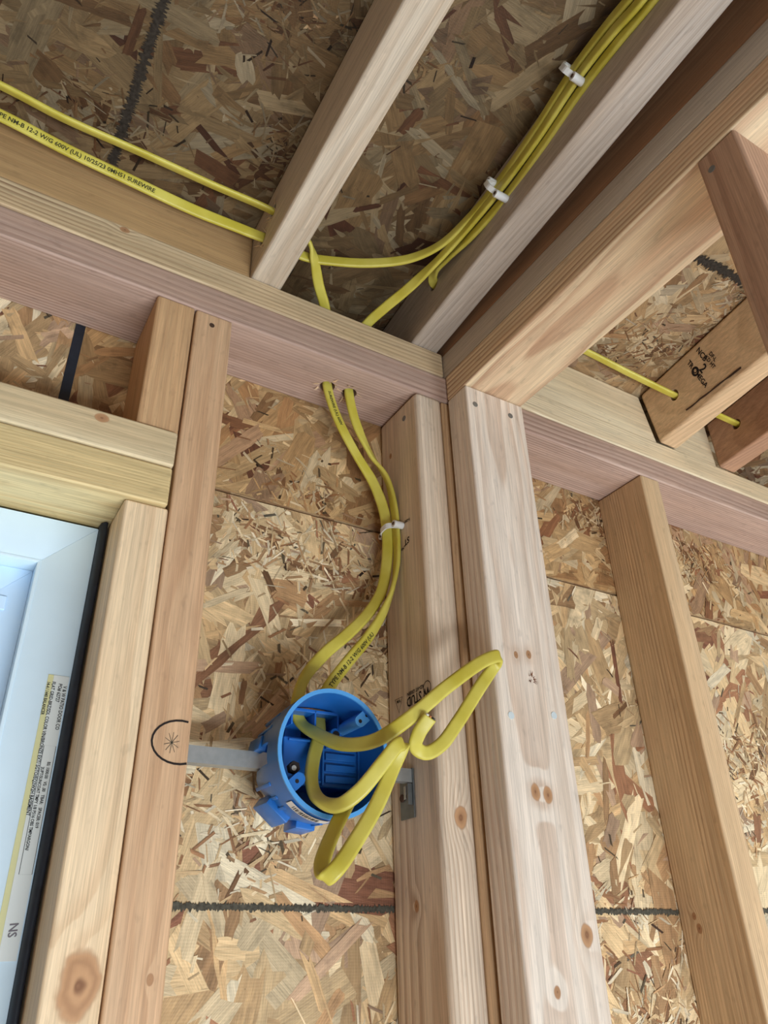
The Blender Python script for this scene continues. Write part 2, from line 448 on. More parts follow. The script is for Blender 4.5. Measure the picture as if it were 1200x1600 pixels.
# ------------------------------------------------------------------ framing lumber
T = 0.038
BOT = FLOOR + T + .0005
low = board('top_plate', 'pinkish lower top plate running along the outside wall over all its studs', 'top plate', (-1.4, 0, 0), (1.7, D-.0005, T), 'X', PINK, group='wall top plates', rings=250, amount=.75, pith=(.16, .07), wav=.5)
upl = board('top_plate', 'striped cream upper top plate left of the corner, under the joists', 'top plate', (-1.4, 0, T+.0006), (-.0006, D-.0005, 2*T), 'X', (srgb(212, 190, 154), srgb(132, 96, 70)), group='wall top plates', rings=170, amount=1.0, pith=(.05, .08), wav=.8,
            knots=[(-.4046+.7003, -.0435, .070-.0573, .0042)])
upr = board('top_plate', 'cream upper top plate right of the partition, under the stamped joist', 'top plate', (.0896, 0, T+.0006), (1.7, D-.0005, 2*T), 'X', CREAM, group='wall top plates', rings=240, amount=.6)
pl = board('top_plate', 'lower top plate of the partition with purplish side and cream underside', 'top plate', (0, -2.6, 0), (.089, -.0006, T), 'Y', (srgb(228, 204, 168), srgb(172, 128, 98)), group='partition top plates', rings=170, amount=.8, pith=(.0, .16), wav=.8, tone=srgb(204, 160, 126))
pu = board('top_plate', 'grey upper top plate of the partition beside the dark gap', 'top plate', (0.0005, -2.6, T+.0006), (.089, D-.0006, 2*T), 'Y', GREY, group='partition top plates', rings=200, amount=.35)
bp = board('bottom_plate', 'bottom plate of the outside wall on the slab', 'bottom plate', (-1.4, 0, FLOOR+.0003), (1.7, D-.0005, FLOOR+T), 'X', TAN)
bp2 = board('bottom_plate', 'bottom plate of the partition on the slab', 'bottom plate', (0, -2.6, FLOOR+.0003), (.089, -.0006, FLOOR+T), 'Y', TAN)

def K(o_lo, o_hi, *ks):
    """knot positions given in world metres -> local to the board centre"""
    c = [(a+b)/2 for a, b in zip(o_lo, o_hi)]
    return [(x-c[0], y-c[1], z-c[2], r) for x, y, z, r in ks]

lo, hi = (-.0460, .0004, BOT), (-.0078, D-.0005, -.0005)
s1 = board('stud', 'outside wall stud carrying the cable staple and hanger bar bracket', 'stud', lo, hi, 'Z', (srgb(220, 202, 180), srgb(170, 140, 116)), bevel=.0065, seg=5, group='wall studs', rings=210, amount=.7, pith=(.10, .02), wav=.5,
           knots=K(lo, hi, (-.024, .0, -.486, .0075), (-.046, .046, -.555, .004), (-.046, .062, -.06, .003)))
lo, hi = (-.0066, .003, BOT), (.0314, D-.0005, -.0005)
s1b = board('stud', 'backing stud showing as a thin sliver behind the partition end stud', 'stud', lo, hi, 'Z', TAN, group='wall studs', amount=.5)
lo, hi = (.0002, -.0384, BOT), (.089, -.0007, -.0005)
p1 = board('stud', 'wide pale end stud of the partition with two bright nail heads', 'stud', lo, hi, 'Z', (srgb(232, 218, 202), srgb(198, 170, 146)), group='partition studs', rings=130, amount=.6, pith=(.01, .09), wav=.9,
           knots=K(lo, hi, (.034, -.038, -.466, .006), (.049, -.038, -.468, .006), (.073, -.038, -.581, .007), (.032, -.038, -.621, .004), (.047, -.038, -.333, .0035), (.03, -.038, -.336, .003)))
lo, hi = (.0002, -.4175, BOT), (.089, -.379, -.0005)
p2 = board('stud', 'dark sided partition stud close to the camera at the right edge', 'stud', lo, hi, 'Z', (srgb(188, 152, 126), srgb(142, 102, 80)), group='partition studs', rings=170, amount=.7, pith=(.10, .01))
lo, hi = (.342, .0004, BOT), (.380, D-.0005, -.0005)
s2 = board('stud', 'wall stud right of the partition with brown side and cream front edge', 'stud', lo, hi, 'Z', (srgb(216, 188, 150), srgb(160, 118, 84)), group='wall studs', rings=300, amount=.6, pith=(.09, .06), wav=.4,
           knots=K(lo, hi, (.342, .061, -.575, .004), (.342, .0645, -.563, .003)))
lo, hi = (-.3196, .0004, BOT), (-.2800, D-.0005, -.0005)
ks = board('stud', 'reddish brown full-height king stud with the pencilled circle', 'stud', lo, hi, 'Z', (srgb(210, 174, 138), srgb(164, 120, 86)), group='wall studs', rings=120, amount=.45, pith=(.03, .09), wav=1.4,
           knots=K(lo, hi, (-.291, .0, -.602, .003)))
lo, hi = (-.3590, .0002, BOT), (-.3206, D-.0005, -.2445)
jk = board('stud', 'pale jack stud beside the window with a large knot low down', 'stud', lo, hi, 'Z', (srgb(226, 200, 164), srgb(188, 148, 108)), group='wall studs', rings=110, amount=.45, pith=(.02, .10), wav=1.0,
           knots=K(lo, hi, (-.3375, .0, -.6035, .0145),))
lo, hi = (-.3605, .0004, -.1645), (-.3212, D-.0005, -.0005)
cr = board('cripple_stud', 'short cripple stud standing on the window header', 'stud', lo, hi, 'Z', (srgb(204, 166, 124), srgb(166, 120, 84)), group='wall studs', rings=120, amount=.4)
lo, hi = (-1.4, -.0045, -.2032), (-.3222, D-.004, -.1650)
h1 = board('header_board', 'upper board of the window header with a round knot', 'header', lo, hi, 'X', (srgb(214, 196, 160), srgb(184, 158, 118)), group='window header boards', rings=90, amount=.3,
           knots=K(lo, hi, (-.391, -.004, -.1735, .0048)))
lo, hi = (-1.4, -.0035, -.2440), (-.3226, D-.004, -.2040)
h2 = board('header_board', 'lower board of the window header with fine straight grain', 'header', lo, hi, 'X', (srgb(220, 200, 150), srgb(182, 150, 100)), group='window header boards', rings=320, amount=.6, pith=(.02, .12), wav=.25)

def skew_x(s, y0=0.0, lean=0.0, z0=.12):
    return lambda v: Vector((v.x + (v.y-y0)*s + lean*(v.z-z0), v.y, v.z))
JT = ZC - .0015
ja = board('ceiling_joist', 'light ceiling joist crossing the upper left, yellow cables pass through it', 'joist', (-.2635, -2.6, 2*T+.0004), (-.2262, D-.001, JT), 'Y', (srgb(210, 196, 176), srgb(168, 142, 116)), skew=skew_x(.016), group='ceiling joists', rings=300, amount=.55, pith=(.0, .13), wav=.25, bevel=.004)
jb = board('ceiling_joist', 'grey ceiling joist next to the partition with cables stapled along it', 'joist', (-.0470, -2.2, 2*T+.0004), (-.0070, D-.001, JT), 'Y', (srgb(186, 174, 162), srgb(144, 126, 110)), skew=skew_x(.057), group='ceiling joists', rings=150, amount=.35, bevel=.0035)
jp = board('ceiling_joist', 'dark brown joist standing on the partition plates behind the gap', 'joist', (.0020, -2.4, 2*T+.0004), (.0400, D-.001, JT), 'Y', BROWN, group='ceiling joists', rings=140, amount=.4)
jt = board('ceiling_joist', 'brown ceiling joist with a black mill stamp and a cable through it', 'joist', (.3965, -1.5, 2*T+.0004), (.4345, .002, JT), 'Y', (srgb(214, 182, 144), srgb(164, 126, 92)), skew=skew_x(.16, lean=-.22), group='ceiling joists', rings=120, amount=.4, bevel=.005)
j2 = board('ceiling_joist', 'reddish ceiling joist at the far right beyond the stamped joist', 'joist', (.5450, -1.5, 2*T+.0004), (.5830, .002, JT), 'Y', ROSE, skew=skew_x(.16), group='ceiling joists', rings=150, amount=.4, bevel=.004)
b1 = board('blocking', 'tan blocking board on the plate left of the light joist', 'blocking', (-1.4, .004, 2*T+.0004), (-.2630, .042, ZC-.0035), 'X', (srgb(184, 150, 106), srgb(148, 110, 74)), group='joist blocking', rings=90, amount=.3, bevel=.006, seg=4)
b2 = board('blocking', 'pale blocking board between the partition and the stamped joist', 'blocking', (.0900, .004, 2*T+.0004), (.3960, .042, ZC-.003), 'X', CREAM, skew=lambda v: Vector((v.x-(.22*(v.z-.12) if v.x > .2 else 0), v.y, v.z)), group='joist blocking', rings=110, amount=.4, bevel=.003)
b3 = board('blocking', 'pale blocking board between the stamped joist and the reddish joist', 'blocking', (.4370, .004, 2*T+.0004), (.5445, .042, ZC-.003), 'X', CREAM, skew=lambda v: Vector((v.x-(.22*(v.z-.12) if v.x < .5 else 0), v.y, v.z)), group='joist blocking', rings=110, amount=.4, bevel=.003)

# drilled holes for the cables
def drill(*hs):
    def f(bm):
        for a, b, r in hs: cyl(bm, a, b, r, 20)
    return f
cut(low, drill(((-.1425, .047, -.02), (-.1425, .047, .06), .0095), ((-.1135, .0455, -.02), (-.1135, .0455, .06), .0095)))
cut(upl, drill(((-.1425, .047, .03), (-.1425, .047, .09), .0095), ((-.1135, .0455, .03), (-.1135, .0455, .09), .0095)))
cut(ja, drill(((-.30, -.028, .1130), (-.20, -.028, .1130), .009), ((-.30, -.055, .1268), (-.20, -.055, .1268), .0085)))
cut(jb, drill(((-.08, -.058, .1237), (.02, -.058, .1237), .009)))
cut(jp, drill(((-.02, -.0572, .1262), (.06, -.0530, .1380), .010)))
cut(jt, drill(((.34, -.0565, .1225), (.48, -.0555, .1245), .0085)))
cut(j2, drill(((.50, -.052, .1265), (.60, -.054, .1230), .0085)))

# nails
def nail(parent, p, nrm, r=.0036, mat=M_nail):
    p, nrm = Vector(p), Vector(nrm)
    return cyl_obj('nail', p-nrm*.002, p+nrm*.0005, r, mat, parent, 14)
nail(p1, (.0149, -.0384, -.3984), (0, -1, 0), .0036, M_nailbright); nail(p1, (.0699, -.0384, -.3919), (0, -1, 0), .0036, M_nailbright)
nail(p1, (.0122, -.0384, -.0266), (0, -1, 0)); nail(p1, (.0664, -.0384, -.0236), (0, -1, 0))
nail(s1, (-.0460, .0281, -.0248), (-1, 0, 0)); nail(p2, (.0002, -.3897, -.0213), (-1, 0, 0), .0033)
nail(ks, (-.302, .0004, -.016), (0, -1, 0), .0028, M_hole)

def chips(parent, name, p, nrm, n, size, seed, mat=M_chip, lo_r=1.0):
    """little torn wood fibres round a drilled hole or a split"""
    r = random.Random(seed); p, nrm = Vector(p), Vector(nrm); u = nrm.orthogonal().normalized(); w = nrm.cross(u)
    vs, fs = [], []
    for i in range(n):
        t = r.uniform(0, 2*math.pi); d = (u*math.cos(t)+w*math.sin(t))
        a = p+d*size*r.uniform(lo_r, lo_r+.35); e = a+(d*r.uniform(.2, 1)+nrm*r.uniform(.1, .6)).normalized()*size*r.uniform(.5, 1.1)
        s = d.cross(nrm)*size*r.uniform(.08, .22); th = nrm*size*.06
        b = len(vs); vs += [a-s, a+s, e, a+th+d*size*.05]; fs += [(b, b+1, b+2), (b, b+2, b+3), (b+1, b+3, b+2), (b, b+3, b+1)]
    return link(name, mesh_from(vs, fs), mat, parent)
chips(low, 'splinters', (-.1425, .047, 0), (0, 0, -1), 9, .0095, 1); chips(low, 'splinters', (-.1135, .0455, 0), (0, 0, -1), 9, .0095, 2)
chips(ja, 'splinters', (-.2645, -.055, .1268), (-1, 0, 0), 8, .0085, 3); chips(ja, 'splinters', (-.264, -.028, .108), (-1, 0, 0), 8, .009, 4)
chips(p1, 'split_fibres', (.0470, -.0385, -.3580), (0, -1, 0), 12, .0055, 5, plain('dark_split', srgb(118, 72, 44), .8), .3)
chips(p1, 'splinters', (.0885, -.0384, -.2100), (.3, -1, 0), 9, .0035, 6)

# ------------------------------------------------------------------ lettering
def text_geo(s, size, align='LEFT'):
    cu = bpy.data.curves.new('t', 'FONT'); cu.body = s; cu.size = size; cu.align_x = align; cu.resolution_u = 2; cu.offset = size*.022
    o = bpy.data.objects.new('t', cu); COL.objects.link(o)
    dg = bpy.context.evaluated_depsgraph_get(); dg.update()
    me = bpy.data.meshes.new_from_object(o.evaluated_get(dg))
    vs = [tuple(v.co) for v in me.vertices]; fs = [tuple(p.vertices) for p in me.polygons]
    bpy.data.objects.remove(o); bpy.data.curves.remove(cu); bpy.data.meshes.remove(me)
    return vs, fs
def flat_text(name, parent, s, size, origin, right, up, mat=M_ink, align='LEFT', stretch=1.0):
    vs, fs = text_geo(s, size, align)
    origin, right, up = Vector(origin), Vector(right).normalized(), Vector(up).normalized()
    return link(name, mesh_from([origin+right*x*stretch+up*y for x, y, z in vs], fs), mat, parent)
def strip_loop(name, parent, pts, w, nrm, mat, closed=True):
    """thin drawn outline through the points, lying on a face with normal nrm"""
    pts = [Vector(p) for p in pts]; nrm = Vector(nrm); n = len(pts); vs, fs = [], []
    for i, p in enumerate(pts):
        a = pts[i-1] if (i or closed) else p; b = pts[(i+1) % n] if (i < n-1 or closed) else p
        t = (b-a).normalized(); s = t.cross(nrm)*w/2; vs += [p+s, p-s]
    for i in range(n if closed else n-1):
        j = (i+1) % n; fs.append((2*i, 2*i+1, 2*j+1, 2*j))
    return link(name, mesh_from(vs, fs), mat, parent)

# stamp on the staple stud (left face, X = -.046): upside down lettering
xs = -.0463
dv = Vector((0, 1, -.05)).normalized()          # reading direction, into the wall
upv = Vector((0, 0, -1))                        # letters stand on their heads
flat_text('mill_stamp', s1, 'W STUD', .0135, (xs, .0065, -.3660), (0, 1, -.03), upv, stretch=.8)
flat_text('mill_stamp', s1, 'KD-HT GREEN', .0052, (xs, .0165, -.3610), (0, 1, -.03), upv, stretch=.9)
strip_loop('stamp_ring', s1, [(xs, .0105+.0065*math.cos(t), -.3660+.0065*math.sin(t)) for t in [2*math.pi*i/20 for i in range(20)]], .0008, (1, 0, 0), M_ink)
strip_loop('stamp_triangle', s1, [(xs, .0560, -.363), (xs, .0700, -.363), (xs, .0630, -.378)], .0010, (1, 0, 0), M_ink)
flat_text('mill_stamp', s1, 'WM', .0045, (xs, .0595, -.3645), (0, 1, 0), upv, stretch=.9)
flat_text('mill_stamp', s1, 'ST', .0105, (xs, .0290, -.1880), (0, 1, -.15), upv, M_ink)
flat_text('mill_stamp', s1, 'S-DRY 15', .0048, (xs, .0260, -.1660), (0, 1, .12), upv, M_ink)
flat_text('mill_stamp', s1, 'No 2', .0050, (xs, .0400, -.1960), (0, 1, -.15), upv, M_ink)

# stamp on the brown joist (left face)
def tj(y, z): return (.3965-.0006 + y*.16 - .22*(z-.12), y, z)
rt = Vector((-.16, -1, 0)).normalized()   # to the right along the face as seen from the room
upj = Vector((-.22, 0, 1)).normalized()
def jt_text(s, size, y, z, ang=0, stretch=1):
    c, s_ = math.cos(ang), math.sin(ang)
    flat_text('mill_stamp', jt, s, size, tj(y, z), -(rt*c+upj*s_) if False else (rt*c+upj*s_), (upj*c-rt*s_), M_ink, stretch=stretch)

A_ = -1.37
jt_text('NCB', .0115, -.1190, .1530, A_); jt_text('TR OMEGA', .0105, -.0975, .1480, A_); jt_text('2', .0185, -.1110, .1270, A_)
jt_text('KD HT', .0080, -.1270, .1350, A_); jt_text('DF-L', .0080, -.1350, .1350, A_)
strip_loop('stamp_ring', jt, [tuple(Vector(tj(-.1045, .1285))+rt*.0050*math.cos(t)+upj*.0058*math.sin(t)) for t in [2*math.pi*i/18 for i in range(18)]], .0034, (1, 0, 0), M_ink)
ink_line('bark_split', jt, tj(-.0650, .0900), tj(-.1700, .0860), upj, (-.0004, 0, 0), .0026, M_hole, 9, step=.009, jag=.5)

# black ink rings on the king stud
arc = []
for i in range(19):
    t = math.radians(62+i*13.4)
    arc.append((-.2885+.0215*math.cos(t), .0001, -.4455+.0165*math.sin(t)))
strip_loop('marker_arc', ks, [p for p in arc if p[0] < -.2802], .0016, (0, -1, 0), M_ink, closed=False)
for i in range(5):
    t = math.pi*i/5+.2
    strip_loop('pencil_star', ks, [(-.2945+.006*math.cos(t), .0001, -.4465+.008*math.sin(t)), (-.2945-.006*math.cos(t), .0001, -.4465-.008*math.sin(t))], .0004, (0, -1, 0), M_marker, closed=False)

# ------------------------------------------------------------------ window
win = empty('window_1', (-.85, .07, -1.5)); tag(win, 'white vinyl window set in the rough opening at the left', 'window', kind='structure')
M_vinyl = plain('white_vinyl', srgb(212, 234, 248), 0.35, spec=0.4, noise=0.03, nscale=20)
M_sash = plain('white_sash_vinyl', srgb(200, 226, 250), 0.35, spec=0.4)
M_glass = NT('window_glass'); M_glass.b.inputs['Transmission Weight'].default_value = 1.0; M_glass.b.inputs['Roughness'].default_value = 0.02; M_glass.b.inputs['IOR'].default_value = 1.05; M_glass = M_glass.m
WL, WR, WT, WB = -1.36, -.3668, -.2485, -1.50
def mitre_frame(name, parent, l, r, t, b, w, y0, y1, mat, inner_y=None, lip=.0015):
    """four mitred rails; each its own mesh part"""
    iy = y0 if inner_y is None else inner_y
    O = [(l, b), (r, b), (r, t), (l, t)]; I = [(l+w, b+w), (r-w, b+w), (r-w, t-w), (l+w, t-w)]
    out = []
    for k in range(4):
        j = (k+1) % 4
        bm = bmesh.new()
        q = [O[k], O[j], I[j], I[k]]
        f = [bm.verts.new((x, y0 if n < 2 else iy, z)) for n, (x, z) in enumerate(q)]
        g = [bm.verts.new((x, y1, z)) for x, z in q]
        bm.faces.new(f); bm.faces.new(g[::-1])
        for m in range(4): bm.faces.new((f[m], g[m], g[(m+1) % 4], f[(m+1) % 4]))
        bmesh.ops.recalc_face_normals(bm, faces=bm.faces)
        bmesh.ops.bevel(bm, geom=[e for e in bm.edges], offset=lip*.35, segments=2, profile=.5, affect='EDGES')
        out.append(link(name, bm_mesh(bm, 35), mat, parent))
    return out
mitre_frame('frame_rail', win, WL, WR, WT, WB, .0415, .060, .098, M_vinyl)
mitre_frame('frame_bead', win, WL+.0413, WR-.0413, WT-.0413, WB+.0413, .003, .0595, .082, M_vinyl)
mitre_frame('sash_rail', win, WL+.0443, WR-.0443, WT-.0443, WB+.0443, .050, .0795, .096, M_sash)
mitre_frame('glazing_bead', win, WL+.094, WR-.094, WT-.094, WB+.094, .010, .083, .093, M_sash)
box_obj('glass_pane', (WL+.10, .087, WB+.10), (WR-.10, .090, WT-.10), M_glass, win)
box_obj('sash_stop', (-.4335, .0778, -.333), (-.4265, .0800, -.3205), M_sash, win, .0008)
# black flashing membrane in the gap
def flash_side():
    vs, fs = [], []; r = random.Random(4); n = 46
    for i in range(n+1):
        z = -.2455-(1.25*i/n)
        w = .0008*math.sin(i*.9)+r.uniform(-.0006, .0006)
        prof = [(-.3597, .088), (-.3597, .058), (-.3606+w, .0505+w), (-.3630+w, .0490), (-.3660+w*.5, .0530), (-.3668, .061), (-.3668, .088)]
        vs += [(x, y, z) for x, y in prof]
        if i:
            for k in range(6): a = (i-1)*7+k; fs.append((a, a+1, a+8, a+7))
    me = mesh_from(vs, fs)
    for p in me.polygons: p.use_smooth = True
    return link('flashing_membrane', me, M_black, win)
flash_side()
box_obj('flashing_membrane', (-1.36, .066, -.2486), (-.3600, .088, -.2449), M_black, win, .001)
# sticker on the right frame rail
M_paper = plain('sticker_paper', srgb(222, 228, 226), 0.5); M_yel = plain('sticker_yellow', srgb(214, 212, 160), 0.5); M_print = plain('sticker_print', srgb(34, 36, 40), 0.7)
yS = .0594
stk = box_obj('sticker', (-.3800, yS, -.5890), (-.3680, .0600, -.3880), M_paper, win, .0)
box_obj('sticker_stripe', (-.3842, yS, -.6400), (-.3801, .0600, -.3880), M_yel, win, .0)
yT = yS-.0002
def stext(s, size, x, z, stretch=.8): flat_text('printed_line', stk, s, size, (x, yT, z), (0, 0, -1), (1, 0, 0), M_print, stretch=stretch)
stext('V & W PATIO DOOR CO', .0040, -.3714, -.3960, .80)
stext('PO# 62727', .0040, -.3752, -.3945, .80)
stext('FLAT GRID-BRZ/SDL COLOR VIN/BRONZE EXT/ SGTO/EQ2W2H BASEMENT', .0038, -.3803, -.3935, .80)
stext('14-4 / 1440 BALANCER', .0036, -.3842, -.3940, .75)
stext('BS: 1000.00   VS: .00   TBAR:   SPACER: 019', .0033, -.3724, -.4560, .80)
stext('2UPT/SUNCOAT TMPY 1/8 P516 OBS TMP/ARGON/', .0033, -.3762, -.4600, .80)
strip_loop('print_box', stk, [(-.3684, yT, -.4440), (-.3772, yT, -.4440), (-.3772, yT, -.5350), (-.3684, yT, -.5350)], .0004, (0, -1, 0), M_print)
flat_text('handwriting', stk, 'NS', .0080, (-.3765, yT, -.5660), (0, 0, -1), (1, 0, .1), plain('pencil', srgb(120, 116, 124), .8), stretch=.9)
flat_text('printed_line', win, '200 11 10 10', .0040, (-.3880, yT, -.5740), (0, 0, -1), (1, 0, 0), M_print, stretch=.8)

# ------------------------------------------------------------------ hanger bar
M_galv = NT('galvanised_steel'); tc = M_galv.n('ShaderNodeTexCoord').outputs['Object']
M_galv.put(M_galv.b.inputs['Base Color'], M_galv.mix(M_galv.noise(tc, 140, 3), srgb(160, 166, 168), srgb(196, 200, 200)))
M_galv.b.inputs['Metallic'].default_value = .8; M_galv.b.inputs['Roughness'].default_value = .48; M_galv = M_galv.m
M_steel2 = plain('dark_bracket_steel', srgb(118, 122, 122), .5, .7, noise=.15, nscale=90)
hb = empty('hanger_bar', (-.16, .046, -.4515)); tag(hb, 'galvanised steel hanger bar spanning between the two studs through the blue box', 'hanger bar')
def channel(bm, x0, x1, z0, z1, yf, yb, th):
    hexa(bm, (x0, yf, z0), (x1, yf+th, z1), None, 0)
    hexa(bm, (x0, yf+th, z1-th), (x1, yb, z1), None, 0); hexa(bm, (x0, yf+th, z0), (x1, yb, z0+th), None, 0)
bm = bmesh.new(); channel(bm, -.2795, -.1500, -.4508, -.4368, .0400, .0520, .0012)
o = link('outer_channel', bm_mesh(bm, 40), M_galv, hb)
bm = bmesh.new(); channel(bm, -.1700, -.0480, -.4500, -.4376, .0414, .0510, .0012)
link('inner_channel', bm_mesh(bm, 40), M_galv, hb)
box_obj('end_bracket', (-.0482, .0400, -.4815), (-.0464, .0640, -.4368), M_steel2, hb, .0004)
box_obj('end_lug', (-.0530, .0415, -.4700), (-.0482, .0440, -.4508), M_steel2, hb, .0004)
for y in (.0465, .0590):
    cyl_obj('screw', (-.0482, y, -.4620), (-.0496, y, -.4620), .0036, M_hole, hb, 14)
box_obj('bracket_tongue', (-.0500, .0500, -.4640), (-.0484, .0545, -.4520), M_galv, hb, .0004)
box_obj('end_bracket', (-.2799, .0400, -.4815), (-.2790, .0640, -.4368), M_steel2, hb, .0003)

# ------------------------------------------------------------------ blue electrical box
M_blue = NT('blue_plastic'); tc = M_blue.n('ShaderNodeTexCoord').outputs['Object']
M_blue.put(M_blue.b.inputs['Base Color'], M_blue.mix(M_blue.noise(tc, 40, 3), srgb(26, 98, 176), srgb(40, 114, 192)))
M_blue.b.inputs['Roughness'].default_value = .32; M_blue = M_blue.m
M_bluel = plain('blue_plastic_rim', srgb(84, 160, 226), .35)
BX, BZ = -.1600, -.4435
eb = empty('electrical_box', (BX, .02, BZ-.05)); tag(eb, 'round blue plastic electrical box hung on the steel bar, cables looping out', 'electrical box')
R0 = .0515
bm = bmesh.new()
def ringv(R, y, n=56, poly=0.0):
    out = []
    for i in range(n):
        t = 2*math.pi*i/n
        rr = R
        if poly:
            a = (t+math.pi/8) % (math.pi/4)-math.pi/8
            rr = R*((1-poly)+poly*math.cos(math.pi/8)/math.cos(a))
        out.append(bm.verts.new((BX+rr*math.cos(t), y, BZ+rr*math.sin(t)*1.03)))
    return out
prof = [(R0, -.012, 0), (R0, .010, 0), (R0-.0005, .022, 0), (R0-.001, .030, .5), (R0-.0025, .045, 1), (R0-.0105, .062, 1), (.012, .0625, 1),
        (.010, .0600, 1), (R0-.0130, .0595, 1), (R0-.0055, .044, 1), (R0-.0035, .030, .5), (R0-.0028, .010, 0), (R0-.0024, -.012, 0)]
rings = [ringv(r, y, 56, p) for r, y, p in prof]
for a, b in zip(rings, rings[1:]+rings[:1]):
    if a is rings[6]:
        bm.faces.new(a[::-1]); bm.faces.new(b); continue
    for i in range(56):
        bm.faces.new((a[i], a[(i+1) % 56], b[(i+1) % 56], b[i]))
bmesh.ops.recalc_face_normals(bm, faces=bm.faces)
shell = link('shell', bm_mesh(bm, 32), M_blue, eb)
def notch(bm):
    hexa(bm, (BX-.06, .010, -.4530), (BX-.026, .0585, -.4348))      # slot for the bar, left
    hexa(bm, (BX+.030, .030, -.4530), (BX+.06, .0585, -.4348))      # slot, right
    hexa(bm, (BX-.022, .030, BZ+.030), (BX+.022, .050, BZ+.06))     # cable entries at the top
cut(shell, notch); shell.modifiers.clear()
# rim lip
bm = bmesh.new()
A = ringv(R0+.0006, -.0118); B = ringv(R0+.0006, -.0135); C_ = ringv(R0-.0028, -.0135); E_ = ringv(R0-.0028, -.0118)
for a, b in ((A, B), (B, C_), (C_, E_), (E_, A)):
    for i in range(56): bm.faces.new((a[i], a[(i+1) % 56], b[(i+1) % 56], b[i]))
bmesh.ops.recalc_face_normals(bm, faces=bm.faces)
link('rim', bm_mesh(bm, 40), M_bluel, eb)
# saddle over the bar with ribs
sad = box_obj('bar_saddle', (BX-.028, .030, -.4640), (BX+.0465, .0595, -.4230), M_blue, eb, .0015)
for i in range(4):
    z = -.4600+i*.0096
    box_obj('rib', (BX+.012, .0270, z), (BX+.042, .0302, z+.0060), M_blue, sad, .0006)
for x in (BX+.0085, BX+.0445): box_obj('rib', (x, .0265, -.4630), (x+.0018, .0302, -.4240), M_blue, sad, .0004)
for i in range(2): box_obj('rib', (BX-.024, .0275, -.4610+i*.034), (BX+.008, .0302, -.4590+i*.034), M_blue, sad, .0004)
# cable clamp frame below the entries
cl = box_obj('cable_clamp', (BX-.024, .0245, BZ+.0420), (BX+.024, .0500, BZ+.0450), M_blue, eb, .0006)
for x in (BX-.024, BX-.001, BX+.0222): box_obj('clamp_rib', (x, .0245, BZ+.0300), (x+.0018, .0500, BZ+.0450), M_blue, cl, .0005)
for s in (-1, 1):
    box_obj('clamp_tongue', (BX+s*.012-.008, .0460, BZ+.0180), (BX+s*.012+.008, .0480, BZ+.0420), M_blue, cl, .0005)
# screw ears
def ear(cx, cz, ang, nh):
    c, s = math.cos(ang), math.sin(ang); vs = []
    bm = bmesh.new(); n = 14; L = .0075; r = .0052
    pts = [(L*.5+r*math.cos(t), r*math.sin(t)) for t in [-math.pi/2+math.pi*i/n for i in range(n+1)]] + [(-L*.5+r*math.cos(t), r*math.sin(t)) for t in [math.pi/2+math.pi*i/n for i in range(n+1)]]
    P = [(cx+a*c-b*s, cz+a*s+b*c) for a, b in pts]
    f = [bm.verts.new((x, -.0075, z)) for x, z in P]; g = [bm.verts.new((x, .028, z)) for x, z in P]
    bm.faces.new(f); bm.faces.new(g[::-1])
    for i in range(len(P)): j = (i+1) % len(P); bm.faces.new((f[i], g[i], g[j], f[j]))
    bmesh.ops.recalc_face_normals(bm, faces=bm.faces)
    o = link('screw_ear', bm_mesh(bm, 40), M_bluel if nh == 2 else M_blue, eb)
    for k in ((-.5, .6) if nh == 2 else (-.1,)):
        x, z = cx+k*L*c*1.1, cz+k*L*s*1.1
        cyl_obj('screw_hole', (x, -.0078, z), (x, -.0070, z), .0017, M_ink, o, 12)
ear(-.1290, -.4105, math.radians(42), 2); ear(-.1920, -.4690, math.radians(222), 1)
cyl_obj('hex_recess', (-.1905, -.0005, -.4560), (-.1905, .0050, -.4560), .0052, M_ink, eb, 6); cyl_obj('bolt', (-.1918, -.0020, -.4570), (-.1918, .0050, -.4570), .0022, M_galv, eb, 10)
cyl_obj('screw_boss', (-.1390, .0250, -.4185), (-.1390, .0590, -.4185), .0058, M_blue, eb, 14); cyl_obj('boss_hole', (-.1390, .0246, -.4185), (-.1390, .0256, -.4185), .0035, M_ink, eb, 12)
# outside ribs and steps on the shell
for t in (2.45, 2.70, 3.62, 3.85, 4.05, 4.75, 5.2):
    c, s = math.cos(t), math.sin(t); rr = R0+.0006
    bm = bmesh.new(); hexa(bm, (-.0014, .014, -.0016), (.0014, .047, .0016), None, .0005, 2)
    me = bm_mesh(bm, 40)
    for v in me.vertices:
        x, z = v.co.x, v.co.z; R_ = R0-.0008-(max(0, v.co.y-.03))*.12
        v.co = Vector((BX+(R_+x)*c-z*s, v.co.y, BZ+((R_+x)*s+z*c)*1.03))
    link('shell_rib', me, M_blue, eb)
def lowlug(t, w, y0, y1, out):
    c, s = math.cos(t), math.sin(t)
    bm = bmesh.new(); hexa(bm, (-.004, y0, -w), (out, y1, w), None, .001, 2); me = bm_mesh(bm, 40)
    for v in me.vertices:
        x, z = v.co.x, v.co.z; v.co = Vector((BX+(R0-.003+x)*c-z*s, v.co.y, BZ+((R0-.003+x)*s+z*c)*1.03))
    link('mounting_lug', me, M_blue, eb)
lowlug(4.05, .012, .026, .056, .0062); lowlug(4.62, .009, .030, .056, .0055); lowlug(2.9, .006, .030, .056, .003)
